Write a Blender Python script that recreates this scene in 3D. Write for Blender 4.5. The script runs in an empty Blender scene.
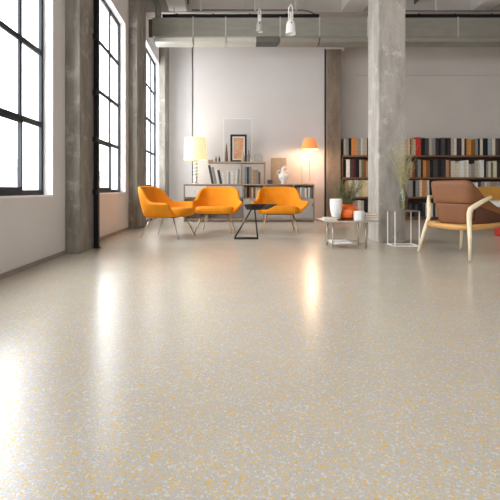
import bpy, bmesh, math, random
from mathutils import Vector, Matrix, noise
R = math.radians
random.seed(7)
sc = bpy.context.scene
COL = sc.collection

# ------------------------------------------------------------ camera
CH = 0.75
cd = bpy.data.cameras.new('camera'); cam = bpy.data.objects.new('camera', cd); COL.objects.link(cam)
cam.location = (0, 0, CH); cam.rotation_euler = (R(90), 0, 0)
cd.sensor_width = 36; cd.lens = 430 / 500 * 36
cd.shift_x = 22 / 500; cd.shift_y = -60 / 500
cd.clip_start = 0.05; cd.clip_end = 300
sc.camera = cam
# ------------------------------------------------------------ world
w = bpy.data.worlds.new('sky'); sc.world = w; w.use_nodes = True
bg = w.node_tree.nodes['Background']
bg.inputs[0].default_value = (0.93, 0.96, 1.0, 1); bg.inputs[1].default_value = 9.5
# ------------------------------------------------------------ daylight areas (window and rear glazing)
def area(name, loc, rot, sx, sy, power, col=(1, 1, 1), portal=False):
    l = bpy.data.lights.new(name, 'AREA'); l.shape = 'RECTANGLE'; l.size = sx; l.size_y = sy
    l.energy = power; l.color = col
    o = bpy.data.objects.new(name, l); o.location = loc; o.rotation_euler = rot; COL.objects.link(o)
    if portal: l.cycles.is_portal = True
    return o
area('portal_rear', (2.6, -3.98, 2.0), (R(90), 0, 0), 3.6, 1.4, 1, portal=True)
area('portal_side', (-2.16, 3.4, 2.2), (0, R(-90), 0), 3.2, 3.0, 1, portal=True)
area('portal_side_mid', (-2.16, 6.95, 2.25), (0, R(-90), 0), 3.2, 2.3, 1, portal=True)
area('portal_side_far', (-2.16, 10.5, 2.5), (0, R(-90), 0), 3.5, 2.9, 1, portal=True)
sc.view_settings.view_transform = 'Standard'; sc.view_settings.look = 'None'
sc.view_settings.gamma = 1; sc.view_settings.exposure = 0.2
sc.view_settings.use_curve_mapping = False

# ------------------------------------------------------------ helpers
def s2l(c): return tuple(((x/255)/12.92 if x/255 <= .04045 else (((x/255)+.055)/1.055)**2.4) for x in c)
def W(px, py, Y): return Vector(((px-228)*Y/430, Y, CH+(190-py)*Y/430))

def mat(name, rgb, rough=.6, metal=0, var=0.0, scale=8, bump=0, bscale=None, spec=.5, emit=None, es=0, trans=0, alpha=1, stretch=(1,1,1), rgb2=None, coat=0, detail=6):
    m = bpy.data.materials.new(name); m.use_nodes = True
    nt = m.node_tree; b = nt.nodes['Principled BSDF']
    c = s2l(rgb)
    b.inputs['Base Color'].default_value = (*c, 1)
    b.inputs['Roughness'].default_value = rough; b.inputs['Metallic'].default_value = metal
    b.inputs['Specular IOR Level'].default_value = spec
    b.inputs['Transmission Weight'].default_value = trans
    b.inputs['Alpha'].default_value = alpha; b.inputs['Coat Weight'].default_value = coat
    if emit: b.inputs['Emission Color'].default_value = (*s2l(emit), 1); b.inputs['Emission Strength'].default_value = es
    tc = nt.nodes.new('ShaderNodeTexCoord'); mp = nt.nodes.new('ShaderNodeMapping'); mp.inputs['Scale'].default_value = stretch
    nt.links.new(tc.outputs['Object'], mp.inputs[0])
    n = nt.nodes.new('ShaderNodeTexNoise'); n.inputs['Scale'].default_value = scale; n.inputs['Detail'].default_value = detail
    nt.links.new(mp.outputs[0], n.inputs['Vector'])
    if var or rgb2:
        r = nt.nodes.new('ShaderNodeValToRGB')
        c2 = s2l(rgb2) if rgb2 else tuple(min(1, x*(1+var)) for x in c)
        c1 = c if rgb2 else tuple(x*(1-var) for x in c)
        r.color_ramp.elements[0].position = .32; r.color_ramp.elements[1].position = .68
        r.color_ramp.elements[0].color = (*c1, 1); r.color_ramp.elements[1].color = (*c2, 1)
        nt.links.new(n.outputs['Fac'], r.inputs[0]); nt.links.new(r.outputs[0], b.inputs['Base Color'])
    if bump:
        n2 = nt.nodes.new('ShaderNodeTexNoise'); n2.inputs['Scale'].default_value = bscale or scale*4; n2.inputs['Detail'].default_value = 4
        nt.links.new(mp.outputs[0], n2.inputs['Vector'])
        bp = nt.nodes.new('ShaderNodeBump'); bp.inputs['Strength'].default_value = bump; bp.inputs['Distance'].default_value = .01
        nt.links.new(n2.outputs['Fac'], bp.inputs['Height']); nt.links.new(bp.outputs[0], b.inputs['Normal'])
    return m

def concrete(name, base, dark, light, patch=.5):
    m = bpy.data.materials.new(name); m.use_nodes = True; nt = m.node_tree; N = nt.nodes; L = nt.links
    b = N['Principled BSDF']; b.inputs['Roughness'].default_value = .8; b.inputs['Specular IOR Level'].default_value = .3
    tc = N.new('ShaderNodeTexCoord')
    mp = N.new('ShaderNodeMapping'); mp.inputs['Scale'].default_value = (1.6, 1.6, .45); L.new(tc.outputs['Object'], mp.inputs[0])
    n1 = N.new('ShaderNodeTexNoise'); n1.inputs['Scale'].default_value = 3; n1.inputs['Detail'].default_value = 8; n1.inputs['Roughness'].default_value = .65
    L.new(mp.outputs[0], n1.inputs['Vector'])
    r1 = N.new('ShaderNodeValToRGB'); r1.color_ramp.elements[0].position = .33; r1.color_ramp.elements[1].position = .66
    r1.color_ramp.elements[0].color = (*s2l(dark), 1); r1.color_ramp.elements[1].color = (*s2l(base), 1)
    L.new(n1.outputs['Fac'], r1.inputs[0])
    n2 = N.new('ShaderNodeTexNoise'); n2.inputs['Scale'].default_value = 5.5; n2.inputs['Detail'].default_value = 10; n2.inputs['Roughness'].default_value = .7
    L.new(tc.outputs['Object'], n2.inputs['Vector'])
    r2 = N.new('ShaderNodeValToRGB'); r2.color_ramp.elements[0].position = .55; r2.color_ramp.elements[1].position = .66
    r2.color_ramp.elements[0].color = (0, 0, 0, 1); r2.color_ramp.elements[1].color = (patch, patch, patch, 1)
    L.new(n2.outputs['Fac'], r2.inputs[0])
    mx = N.new('ShaderNodeMix'); mx.data_type = 'RGBA'; L.new(r2.outputs[0], mx.inputs[0]); L.new(r1.outputs[0], mx.inputs[6]); mx.inputs[7].default_value = (*s2l(light), 1)
    v = N.new('ShaderNodeTexVoronoi'); v.inputs['Scale'].default_value = 14; L.new(tc.outputs['Object'], v.inputs['Vector'])
    r3 = N.new('ShaderNodeValToRGB'); r3.color_ramp.elements[0].position = .05; r3.color_ramp.elements[1].position = .1
    r3.color_ramp.elements[0].color = (.45, .45, .45, 1); r3.color_ramp.elements[1].color = (1, 1, 1, 1); L.new(v.outputs['Distance'], r3.inputs[0])
    m2 = N.new('ShaderNodeMix'); m2.data_type = 'RGBA'; m2.blend_type = 'MULTIPLY'; m2.inputs[0].default_value = .6
    L.new(mx.outputs[2], m2.inputs[6]); L.new(r3.outputs[0], m2.inputs[7]); L.new(m2.outputs[2], b.inputs['Base Color'])
    n3 = N.new('ShaderNodeTexNoise'); n3.inputs['Scale'].default_value = 25; n3.inputs['Detail'].default_value = 6; L.new(tc.outputs['Object'], n3.inputs['Vector'])
    bp = N.new('ShaderNodeBump'); bp.inputs['Strength'].default_value = .35; bp.inputs['Distance'].default_value = .02
    L.new(n3.outputs['Fac'], bp.inputs['Height']); L.new(bp.outputs[0], b.inputs['Normal'])
    return m

def terrazzo():
    m = bpy.data.materials.new('terrazzo'); m.use_nodes = True; nt = m.node_tree; N = nt.nodes; L = nt.links
    b = N['Principled BSDF']
    tc = N.new('ShaderNodeTexCoord')
    wn = N.new('ShaderNodeTexNoise'); wn.inputs['Scale'].default_value = 60; L.new(tc.outputs['Object'], wn.inputs['Vector'])
    wa = N.new('ShaderNodeMix'); wa.data_type = 'RGBA'; wa.blend_type = 'LINEAR_LIGHT'; wa.inputs[0].default_value = .012
    L.new(tc.outputs['Object'], wa.inputs[6]); L.new(wn.outputs['Color'], wa.inputs[7])
    def layer(scale, prev, colours, thresh, size):
        v = N.new('ShaderNodeTexVoronoi'); v.inputs['Scale'].default_value = scale; v.inputs['Randomness'].default_value = 1
        L.new(wa.outputs[2], v.inputs['Vector'])
        sp = N.new('ShaderNodeSeparateColor'); L.new(v.outputs['Color'], sp.inputs[0])
        g = N.new('ShaderNodeMath'); g.operation = 'LESS_THAN'; L.new(sp.outputs[0], g.inputs[0]); g.inputs[1].default_value = thresh
        d = N.new('ShaderNodeMath'); d.operation = 'LESS_THAN'; L.new(v.outputs['Distance'], d.inputs[0]); d.inputs[1].default_value = size
        f = N.new('ShaderNodeMath'); f.operation = 'MULTIPLY'; L.new(g.outputs[0], f.inputs[0]); L.new(d.outputs[0], f.inputs[1])
        r = N.new('ShaderNodeValToRGB'); r.color_ramp.interpolation = 'CONSTANT'
        cs = colours
        for i, c in enumerate(cs):
            e = r.color_ramp.elements[i] if i < 2 else r.color_ramp.elements.new(i/len(cs))
            e.position = i/len(cs); e.color = (*s2l(c), 1)
        L.new(sp.outputs[1], r.inputs[0])
        mx = N.new('ShaderNodeMix'); mx.data_type = 'RGBA'; L.new(f.outputs[0], mx.inputs[0]); L.new(prev, mx.inputs[6]); L.new(r.outputs[0], mx.inputs[7])
        return mx.outputs[2]
    n = N.new('ShaderNodeTexNoise'); n.inputs['Scale'].default_value = 3; n.inputs['Detail'].default_value = 6; L.new(tc.outputs['Object'], n.inputs['Vector'])
    r = N.new('ShaderNodeValToRGB'); r.color_ramp.elements[0].position = .35; r.color_ramp.elements[1].position = .65
    r.color_ramp.elements[0].color = (*s2l((185, 179, 172)), 1); r.color_ramp.elements[1].color = (*s2l((190, 184, 175)), 1); L.new(n.outputs['Fac'], r.inputs[0])
    o = layer(300, r.outputs[0], [(168, 164, 154), (200, 198, 192), (202, 184, 142), (172, 172, 170)], .6, .45)
    o = layer(150, o, [(202, 200, 192), (212, 182, 118), (204, 202, 196), (180, 181, 182), (202, 186, 148), (212, 184, 120)], .55, .45)
    o = layer(105, o, [(214, 176, 100), (206, 204, 197), (208, 186, 138), (196, 197, 198), (214, 178, 104), (212, 182, 116)], .5, .45)
    L.new(o, b.inputs['Base Color'])
    nr = N.new('ShaderNodeTexNoise'); nr.inputs['Scale'].default_value = 1.5; nr.inputs['Detail'].default_value = 3; L.new(tc.outputs['Object'], nr.inputs['Vector'])
    mr = N.new('ShaderNodeMapRange'); mr.inputs['To Min'].default_value = .21; mr.inputs['To Max'].default_value = .26; L.new(nr.outputs['Fac'], mr.inputs[0]); L.new(mr.outputs[0], b.inputs['Roughness'])
    b.inputs['Specular IOR Level'].default_value = .68
    # very slight long-wave unevenness of the polished slab
    nb = N.new('ShaderNodeTexNoise'); nb.inputs['Scale'].default_value = 9; L.new(tc.outputs['Object'], nb.inputs['Vector'])
    bp = N.new('ShaderNodeBump'); bp.inputs['Strength'].default_value = .06; bp.inputs['Distance'].default_value = .01
    L.new(nb.outputs['Fac'], bp.inputs['Height']); L.new(bp.outputs[0], b.inputs['Normal'])
    return m

class MB:
    def __init__(s): s.b = bmesh.new()
    def box(s, x0, x1, y0, y1, z0, z1, bev=0, rot=None, pivot=None):
        r = bmesh.ops.create_cube(s.b, size=1)
        c = Vector(((x0+x1)/2, (y0+y1)/2, (z0+z1)/2))
        for v in r['verts']:
            v.co = Vector((v.co.x*(x1-x0), v.co.y*(y1-y0), v.co.z*(z1-z0))) + c
        if rot:
            bmesh.ops.rotate(s.b, verts=r['verts'], cent=pivot or c, matrix=rot)
        if bev:
            es = list({e for v in r['verts'] for e in v.link_edges})
            bmesh.ops.bevel(s.b, geom=es, offset=bev, segments=2, affect='EDGES', profile=.5)
        return s
    def tube(s, pts, rads, n=10, sq=1.0, caps=True):
        pts = [Vector(p) for p in pts]
        if not isinstance(rads, (list, tuple)): rads = [rads]*len(pts)
        rings = []; ref = None
        for i, p in enumerate(pts):
            t = (pts[min(i+1, len(pts)-1)] - pts[max(i-1, 0)]).normalized()
            if ref is None:
                ref = Vector((0, 0, 1)) if abs(t.z) < .9 else Vector((1, 0, 0))
            u = (ref - t*ref.dot(t)).normalized(); v = t.cross(u); ref = u
            rings.append([s.b.verts.new(p + u*math.cos(2*math.pi*k/n)*rads[i]*sq + v*math.sin(2*math.pi*k/n)*rads[i]) for k in range(n)])
        for a, b in zip(rings, rings[1:]):
            for k in range(n): s.b.faces.new((a[k], a[(k+1) % n], b[(k+1) % n], b[k]))
        if caps: s.b.faces.new(rings[0][::-1]); s.b.faces.new(rings[-1])
        return s
    def lathe(s, prof, cx=0, cy=0, n=32, closed=False):
        rings = []
        for r, z in prof:
            if r < 1e-5: rings.append([s.b.verts.new((cx, cy, z))])
            else: rings.append([s.b.verts.new((cx+r*math.cos(2*math.pi*k/n), cy+r*math.sin(2*math.pi*k/n), z)) for k in range(n)])
        for a, b in zip(rings, rings[1:]):
            for k in range(n):
                k2 = (k+1) % n
                if len(a) == 1 and len(b) == 1: continue
                if len(a) == 1: s.b.faces.new((a[0], b[k2], b[k]))
                elif len(b) == 1: s.b.faces.new((a[k], a[k2], b[0]))
                else: s.b.faces.new((a[k], a[k2], b[k2], b[k]))
        return s
    def poly(s, pts, h, axis='z'):   # extruded polygon; pts 3D list, h vector
        a = [s.b.verts.new(p) for p in pts]; b = [s.b.verts.new(Vector(p)+Vector(h)) for p in pts]
        s.b.faces.new(a[::-1]); s.b.faces.new(b)
        for k in range(len(a)):
            k2 = (k+1) % len(a); s.b.faces.new((a[k], a[k2], b[k2], b[k]))
        return s
    def grid(s, f, nu, nv):
        V = [[s.b.verts.new(f(i/nu, j/nv)) for j in range(nv+1)] for i in range(nu+1)]
        for i in range(nu):
            for j in range(nv): s.b.faces.new((V[i][j], V[i+1][j], V[i+1][j+1], V[i][j+1]))
        return s
    def build(s, name, m, parent=None, smooth=False, recalc=True):
        if recalc: bmesh.ops.recalc_face_normals(s.b, faces=s.b.faces)
        me = bpy.data.meshes.new(name); s.b.to_mesh(me); s.b.free()
        if isinstance(m, (list, tuple)):
            for x in m: me.materials.append(x)
        else: me.materials.append(m)
        if smooth:
            for p in me.polygons: p.use_smooth = True
            if smooth == 'auto':
                bb = bmesh.new(); bb.from_mesh(me)
                for e in bb.edges:
                    if len(e.link_faces) == 2 and e.calc_face_angle(0) > R(35): e.smooth = False
                bb.to_mesh(me); bb.free()
        o = bpy.data.objects.new(name, me); COL.objects.link(o)
        if parent: o.parent = parent
        return o
def tag(o, label, cat, group=None, kind=None):
    if label: o['label'] = label
    if cat: o['category'] = cat
    if group: o['group'] = group
    if kind: o['kind'] = kind
    return o
def thing(name, label, cat, loc=(0, 0, 0), rz=0, group=None):
    o = bpy.data.objects.new(name, None); COL.objects.link(o); o.location = loc; o.rotation_euler = (0, 0, rz); o.empty_display_size = .1
    return tag(o, label, cat, group)
def struct(o): o['kind'] = 'structure'; return o
def copy_tree(o, parent=None):
    c = o.copy(); COL.objects.link(c)
    if parent: c.parent = parent
    for ch in [x for x in bpy.data.objects if x.parent == o]: copy_tree(ch, c)
    return c
def subsurf(o, n=2):
    md = o.modifiers.new('sub', 'SUBSURF'); md.levels = n; md.render_levels = n
def spline(ctrl, t):
    n = len(ctrl)-1; x = min(max(t, 0), 1)*n; i = min(int(x), n-1); f = x-i
    P = lambda k: Vector(ctrl[min(max(k, 0), n)])
    p0, p1, p2, p3 = P(i-1), P(i), P(i+1), P(i+2)
    return .5*((2*p1)+(p2-p0)*f+(2*p0-5*p1+4*p2-p3)*f*f+(3*p1-p0-3*p2+p3)*f**3)

# ------------------------------------------------------------ materials
M = {}
M['wall'] = mat('wall_paint', (216, 211, 208), .75, var=.03, scale=1.5, bump=.05, bscale=60)
M['panel'] = mat('white_panel', (216, 209, 205), .7, var=.02, scale=1.2, bump=.03, bscale=60)
M['wallr'] = mat('grey_wall', (210, 202, 194), .8, var=.03, scale=1.2, bump=.05, bscale=50)
M['ceil'] = mat('ceiling_paint', (196, 188, 180), .85, var=.04, scale=1.5)
M['beam'] = mat('beam_paint', (214, 206, 198), .8, var=.03, scale=2)
M['conc'] = concrete('concrete_pilaster', (150, 144, 134), (108, 102, 94), (190, 185, 176), .5)
M['conc2'] = concrete('concrete_column', (182, 175, 166), (146, 139, 130), (214, 210, 202), .5)
M['concb'] = concrete('concrete_warm', (156, 138, 120), (122, 106, 92), (176, 158, 138), .3)
M['floor'] = terrazzo()
M['frame'] = mat('window_steel', (46, 48, 52), .6, 0, var=.05, spec=.25)
M['black'] = mat('black_steel', (16, 16, 18), .5, .4, var=.1)
M['galv'] = mat('galvanised', (160, 158, 149), .42, .55, var=.07, scale=3, stretch=(1, 1, 4))
M['galv2'] = mat('galvanised_trim_and_lit', (205, 203, 194), .38, .5, var=.05, scale=3)  # paler metal for trim, and for the lit band under the duct
M['grille'] = mat('grille', (92, 90, 86), .5, .5, var=.1)
M['orange'] = mat('orange_fabric', (234, 144, 22), .75, var=.06, scale=6, bump=.18, bscale=220, spec=.25)
M['tan'] = mat('tan_fabric', (214, 160, 78), .75, var=.06, scale=6, bump=.15, bscale=200, spec=.25)
M['chrome'] = mat('satin_steel', (190, 184, 175), .28, .95, var=.05)
M['brass'] = mat('champagne_steel', (190, 168, 132), .32, .9, var=.05)
M['leather'] = mat('brown_leather', (122, 76, 42), .5, var=.10, scale=5, bump=.15, bscale=120, spec=.4)
M['leather2'] = mat('dark_shaded_leather', (84, 48, 30), .5, var=.10, scale=5, bump=.15, bscale=120, spec=.4)  # darker leather; on the side panels it paints in their shade
M['ash'] = mat('pale_ash', (232, 214, 180), .45, var=.06, scale=4, stretch=(6, 6, .6))
M['amber'] = mat('amber_wood', (204, 152, 84), .42, var=.08, scale=4, stretch=(1, 1, 10))
M['ply'] = mat('pale_oak', (172, 150, 130), .5, var=.08, scale=3, stretch=(.6, 6, 6))
M['cabgrey'] = mat('cabinet_grey', (176, 172, 166), .5, var=.04)
M['white'] = mat('white_lacquer', (236, 234, 230), .35, var=.02)
M['ceramic'] = mat('white_ceramic', (236, 234, 230), .22, var=.02, coat=.4)
M['potor'] = mat('orange_glaze', (226, 102, 26), .38, var=.12, scale=14)
M['shelfw'] = mat('walnut', (118, 80, 54), .5, var=.15, scale=3, stretch=(.5, 6, 6))
M['shelfback'] = mat('walnut_dark', (66, 50, 42), .65, var=.15, scale=3)
M['graphite'] = mat('graphite', (44, 36, 34), .32, .5, var=.1)
M['red'] = mat('red_fabric', (176, 40, 30), .7, var=.06)
M['darkbox'] = mat('dark_box', (70, 64, 60), .6, var=.1)
M['tanboard'] = mat('tan_board', (190, 164, 134), .7, var=.08, scale=9)
M['grass'] = mat('dry_grass', (170, 162, 122), .8, rgb2=(206, 196, 158), scale=30)
M['leaf'] = mat('grass_leaf', (92, 98, 62), .7, rgb2=(126, 122, 84), scale=30)
M['paper'] = mat('page_paper', (224, 214, 196), .85, var=.05, scale=90, stretch=(20, 1, 1))
M['stone'] = mat('slate_grey', (120, 118, 116), .4, .2, var=.08)

def glassmat(name, tint=(1, 1, 1), gl=.08):
    m = bpy.data.materials.new(name); m.use_nodes = True; nt = m.node_tree; N = nt.nodes; N.remove(N['Principled BSDF'])
    t = N.new('ShaderNodeBsdfTransparent'); t.inputs[0].default_value = (*tint, 1)
    g = N.new('ShaderNodeBsdfGlossy'); g.inputs['Roughness'].default_value = .03
    lw = N.new('ShaderNodeLayerWeight'); lw.inputs[0].default_value = .5
    pw = N.new('ShaderNodeMath'); pw.operation = 'POWER'; nt.links.new(lw.outputs['Facing'], pw.inputs[0]); pw.inputs[1].default_value = 5
    f = N.new('ShaderNodeMath'); f.operation = 'MULTIPLY_ADD'; nt.links.new(pw.outputs[0], f.inputs[0]); f.inputs[1].default_value = .45; f.inputs[2].default_value = .02
    mx = N.new('ShaderNodeMixShader'); nt.links.new(f.outputs[0], mx.inputs[0])
    nt.links.new(t.outputs[0], mx.inputs[1]); nt.links.new(g.outputs[0], mx.inputs[2]); nt.links.new(mx.outputs[0], N['Material Output'].inputs[0])
    return m
M['glass'] = glassmat('window_glass', (.98, .99, .99))
M['acrylic'] = glassmat('acrylic', (.975, .98, .98))
M['vaseglass'] = glassmat('vase_glass', (.86, .88, .84))
def shademat(name, rgb, e, emitc):
    m = bpy.data.materials.new(name); m.use_nodes = True; nt = m.node_tree; N = nt.nodes; L = nt.links; b = N['Principled BSDF']
    b.inputs['Base Color'].default_value = (*s2l(rgb), 1); b.inputs['Roughness'].default_value = .9
    n = N.new('ShaderNodeTexNoise'); n.inputs['Scale'].default_value = 40
    tc = N.new('ShaderNodeTexCoord'); L.new(tc.outputs['Object'], n.inputs['Vector'])
    bp = N.new('ShaderNodeBump'); bp.inputs['Strength'].default_value = .1; L.new(n.outputs[0], bp.inputs['Height']); L.new(bp.outputs[0], b.inputs['Normal'])
    b.inputs['Emission Color'].default_value = (*s2l(emitc), 1); b.inputs['Emission Strength'].default_value = e
    return m
M['shade_w'] = shademat('lit_white_shade', (236, 230, 196), .5, (255, 240, 176))
M['shade_o'] = shademat('lit_orange_shade', (238, 146, 86), .5, (255, 150, 84))
M['bulb'] = shademat('bulb', (255, 240, 210), 9, (255, 225, 170))

# ------------------------------------------------------------ structure
XL = -1.91; CZ = 5.2; YR = -4.0; XR = 8.0
o = struct(MB().box(-2.3, XR+.2, YR-.3, 13.8, -.12, 0).build('floor', M['floor']))
o = struct(MB().box(-2.3, XR+.2, YR-.3, 13.8, CZ, CZ+.15).build('ceiling', M['ceil']))
# left wall with three window openings in view and one behind the camera
WIN = [(2.19, 4.69, .69, 3.84), (6.1, 8.0, .70, 3.84), (9.35, 11.9, .80, 4.24), (-2.8, -.2, .69, 3.84)]
m = MB(); xs = (-2.24, XL)
segs = sorted(WIN); y = YR
for (a, b_, z0, z1) in segs:
    m.box(*xs, y, a, 0, CZ); m.box(*xs, a, b_, 0, z0); m.box(*xs, a, b_, z1, CZ); y = b_
m.box(*xs, y, 13.8, 0, CZ)
struct(m.build('wall_left', M['wall']))
m = MB()
m.box(XL, XL+.014, YR, 5.04, 0, .045).box(XL, XL+.014, 5.66, 8.25, 0, .045).box(XL, XL+.014, 9.12, 11.9, 0, .045)
struct(m.build('baseboard_left', mat('baseboard', (150, 140, 130), .6, var=.05)))

def window(n, Ya, Yb, z0, z1, npane, zs, sash_row=None):
    e = bpy.data.objects.new('window_%d' % n, None); COL.objects.link(e); e['kind'] = 'structure'
    x = -2.03; t = .016
    f = MB(); f.box(x-t, x+t, Ya, Ya+.05, z0, z1).box(x-t, x+t, Yb-.05, Yb, z0, z1).box(x-t, x+t, Ya+.05, Yb-.05, z0, z0+.06).box(x-t, x+t, Ya+.05, Yb-.05, z1-.05, z1)
    f.build('window_frame', M['frame'], e)
    st = (Yb-Ya)/npane
    for k in range(1, npane):
        MB().box(x-.010, x+.012, Ya+k*st-.026, Ya+k*st+.026, z0+.06, z1-.05).build('mullion', M['frame'], e)
    for z in zs:
        MB().box(x-.012, x+.014, Ya+.05, Yb-.05, z-.027, z+.027).build('transom', M['frame'], e)
    if sash_row:
        a, b_, za, zb = sash_row
        s = MB(); q = .045
        s.box(x, x+.03, a, b_, zb-q*1.3, zb+q*.3).box(x, x+.03, a, b_, za, za+q*.6).box(x, x+.03, a, a+q, za, zb).box(x, x+.03, b_-q*.6, b_, za, zb)
        s.build('casement_sash', M['frame'], e)
    MB().box(x-.004, x+.004, Ya+.05, Yb-.05, z0+.06, z1-.05).build('pane', M['glass'], e)
    # plaster sill inside
    MB().box(x+.03, XL+.004, Ya, Yb, z0-.012, z0+.006).build('window_sill', M['white'], e)
window(1, 2.19, 4.69, .69, 3.84, 5, [1.455, 2.23, 3.02], (2.69, 4.19, .75, 1.46))
window(2, 6.1, 8.0, .70, 3.84, 3, [1.53, 2.30, 3.08], (6.1, 7.37, .76, 1.53))
window(3, 9.35, 11.9, .80, 4.24, 4, [1.72, 2.55, 3.38], (9.35, 11.26, .86, 2.55))
window(4, -2.8, -.2, .69, 3.84, 5, [1.455, 2.23, 3.02])

# far walls
struct(MB().box(-2.3, -.75, 12.7, 12.9, 0, CZ).build('wall_back', M['wall']))
struct(MB().box(-.905, 2.50, 11.0, 12.7, 0, CZ).build('wall_center', M['panel']))
struct(MB().box(2.50, XR+.2, 11.42, 11.62, 0, CZ).build('wall_back_right', M['wallr']))
struct(MB().box(-.92, -.905, 10.985, 11.3, 0, 4.4).build('trim_1', M['frame']))
struct(MB().box(2.465, 2.50, 10.97, 11.0, 0, 4.35).build('trim_2', M['frame']))
struct(MB().box(3.4, XR, 11.405, 11.42, 3.78, 3.80).build('trim_3', M['ceil']))
struct(MB().box(XR, XR+.2, YR, 11.42, 0, CZ).build('wall_right', M['wallr']))
m = MB(); m.box(-2.3, -.4, YR-.2, YR, 0, CZ).box(5.6, XR, YR-.2, YR, 0, CZ).box(-.4, 5.6, YR-.2, YR, 0, 1.2).box(-.4, 5.6, YR-.2, YR, 3.0, CZ).box(-.4, .8, YR-.2, YR, 1.2, 3.0).box(4.4, 5.6, YR-.2, YR, 1.2, 3.0).box(.8, 4.4, YR-.2, YR, 2.7, 3.0)
struct(m.build('wall_front', M['wall']))
e = bpy.data.objects.new('window_5', None); COL.objects.link(e); struct(e)
f = MB(); f.box(.8, 4.4, YR-.12, YR-.06, 1.2, 1.26).box(.8, 4.4, YR-.12, YR-.06, 2.64, 2.7).box(.8, .86, YR-.12, YR-.06, 1.26, 2.64).box(4.34, 4.4, YR-.12, YR-.06, 1.26, 2.64)
f.build('window_frame', M['frame'], e)
for k in range(1, 4): MB().box(.8+k*.9-.02, .8+k*.9+.02, YR-.115, YR-.065, 1.26, 2.64).build('mullion', M['frame'], e)

# concrete pilasters along the left wall
def pil(name, x0, x1, y0, y1, z0, z1, m, label):
    b = MB().box(x0, x1, y0, y1, z0, z1, bev=.012)
    o = b.build(name, m); return tag(o, label, 'column')
pil('concrete_pilaster', XL+.001, -1.735, 5.04, 5.65, 0, CZ, M['conc'], 'nearest stained concrete pilaster on the left wall, behind the black steel post')
pil('concrete_pilaster', XL+.001, -1.74, 8.25, 9.12, 0, CZ, M['conc'], 'grey concrete pilaster behind the leftmost orange armchair, between two windows')
pil('concrete_pilaster', XL+.001, -1.74, 11.9, 12.698, 0, CZ, M['conc'], 'farthest narrow concrete pilaster in the back left corner')
pil('concrete_pilaster', 2.505, 2.86, 10.9, 11.418, 0, 4.32, M['concb'], 'brown concrete pilaster between the white wall and the bookcase')
MB_ = MB().box(2.50, 2.95, 10.88, 11.42, 4.32, 4.42).build('pilaster_cap', M['beam']); struct(MB_); MB_.name = 'trim_4'
col = pil('concrete_column', 2.135, 2.52, 6.1, 6.56, 0, CZ, M['conc2'], 'large freestanding pale concrete column standing in front of the bookcase')
t = thing('conduit_pipe', 'thin dark conduit running up the right edge of the freestanding column', 'pipe', (2.545, 6.40, 0))
MB().tube([(0, 0, 1.3), (0, 0, CZ)], .012).build('pipe', M['grille'], t)
for z in (1.6, 3.0, 4.4): MB().box(-.03, .016, -.02, .02, z-.02, z+.02).build('clamp', M['grille'], t)

# black steel post by the pilaster
t = thing('steel_post', 'tall black square steel post beside the nearest pilaster', 'post', (-1.702, 5.57, 0))
MB().box(-.029, .029, -.035, .035, 0, CZ, bev=.004).build('post', M['black'], t)
MB().box(-.031, .045, -.05, .05, 0, .012).build('base_plate', M['black'], t)
for z in (.72, 1.40, 2.0, 2.72):
    MB().box(-.031, .02, -.07, -.035, z-.035, z+.035, bev=.004).build('bracket', M['black'], t)

# ceiling beams
for (x0, x1, zb, lab) in ((-1.36, -.95, 4.88, 'pale ceiling beam running away above the left windows'), (2.62, 3.12, 4.86, 'pale ceiling beam running away toward the freestanding column'), (5.6, 6.0, 4.86, 'pale ceiling beam farthest right')):
    struct(MB().box(x0, x1, YR, 9.95, zb, CZ, bev=.01).build('ceiling_beam', M['beam']))
struct(MB().box(XL, XR, 9.95, 10.3, 4.86, CZ).build('ceiling_beam', M['ceil']))
# thin edge strips on the beams
struct(MB().box(-.93, -.90, YR, 9.95, 5.05, CZ).build('trim_5', M['grille']))
struct(MB().box(4.3, 4.33, YR, 9.95, 5.05, CZ).build('trim_6', M['grille']))

# ------------------------------------------------------------ duct
def zat(py, Y): return CH+(190-py)*Y/430
Yd = 9.4
zb, zm = zat(36.3, Yd), zat(17.5, Yd)
t = thing('air_duct', 'wide galvanised rectangular air duct hanging across the room below the ceiling', 'duct', (0, 0, 0))
x0 = -1.66; xe = 7.9
joints = [x0, -.765, -.05, 1.14, 2.0, 3.05, 5.03, 6.6, xe]
for a, b_ in zip(joints, joints[1:]):
    MB().box(a+.004, b_-.004, Yd, Yd+.5, zb, zm, bev=.006).build('duct_section', M['galv'], t)
for a in joints[1:-1]:
    MB().box(a-.012, a+.012, Yd-.012, Yd+.512, zb-.012, zm+.012).build('seam_collar', M['galv2'], t)
# curved lower lip / diffuser trough hung under the front of the duct
for a, b_ in ((x0+.05, -.78), (-.75, -.06), (-.03, .62), (1.14, 2.0), (2.02, 3.4), (3.42, xe)):
    prof = [(Yd+.01, zb), (Yd+.0, zb-.03), (Yd+.04, zb-.10), (Yd+.14, zb-.135), (Yd+.30, zb-.14), (Yd+.42, zb-.1), (Yd+.47, zb)]
    MB().poly([(a, p[0], p[1]) for p in prof], (b_-a, 0, 0)).build('lower_trough', M['galv2'] if a < 1 else M['galv'], t, smooth=False)  # left sections paler: brightness of the lit underside put into the colour
g = MB(); g.box(.62, 1.12, Yd+.05, Yd+.4, zb-.10, zb).build('grille', M['grille'], t)
for k in range(4):
    MB().box(.63, 1.11, Yd+.035, Yd+.05, zb-.095+k*.024, zb-.085+k*.024).build('grille_slat', M['galv'], [c for c in bpy.data.objects if c.name.startswith('grille') and c.parent == t][0])
MB().box(x0-.08, x0+.02, Yd+.02, Yd+.48, zb-.02, zm-.03).build('end_cap', M['grille'], t)
for x in (-1.2, .3, 1.7, 4.0, 5.8):
    MB().tube([(x, Yd+.25, zm), (x, Yd+.25, CZ)], .008, n=6).build('hanger_rod', M['ceil'], t)
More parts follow.
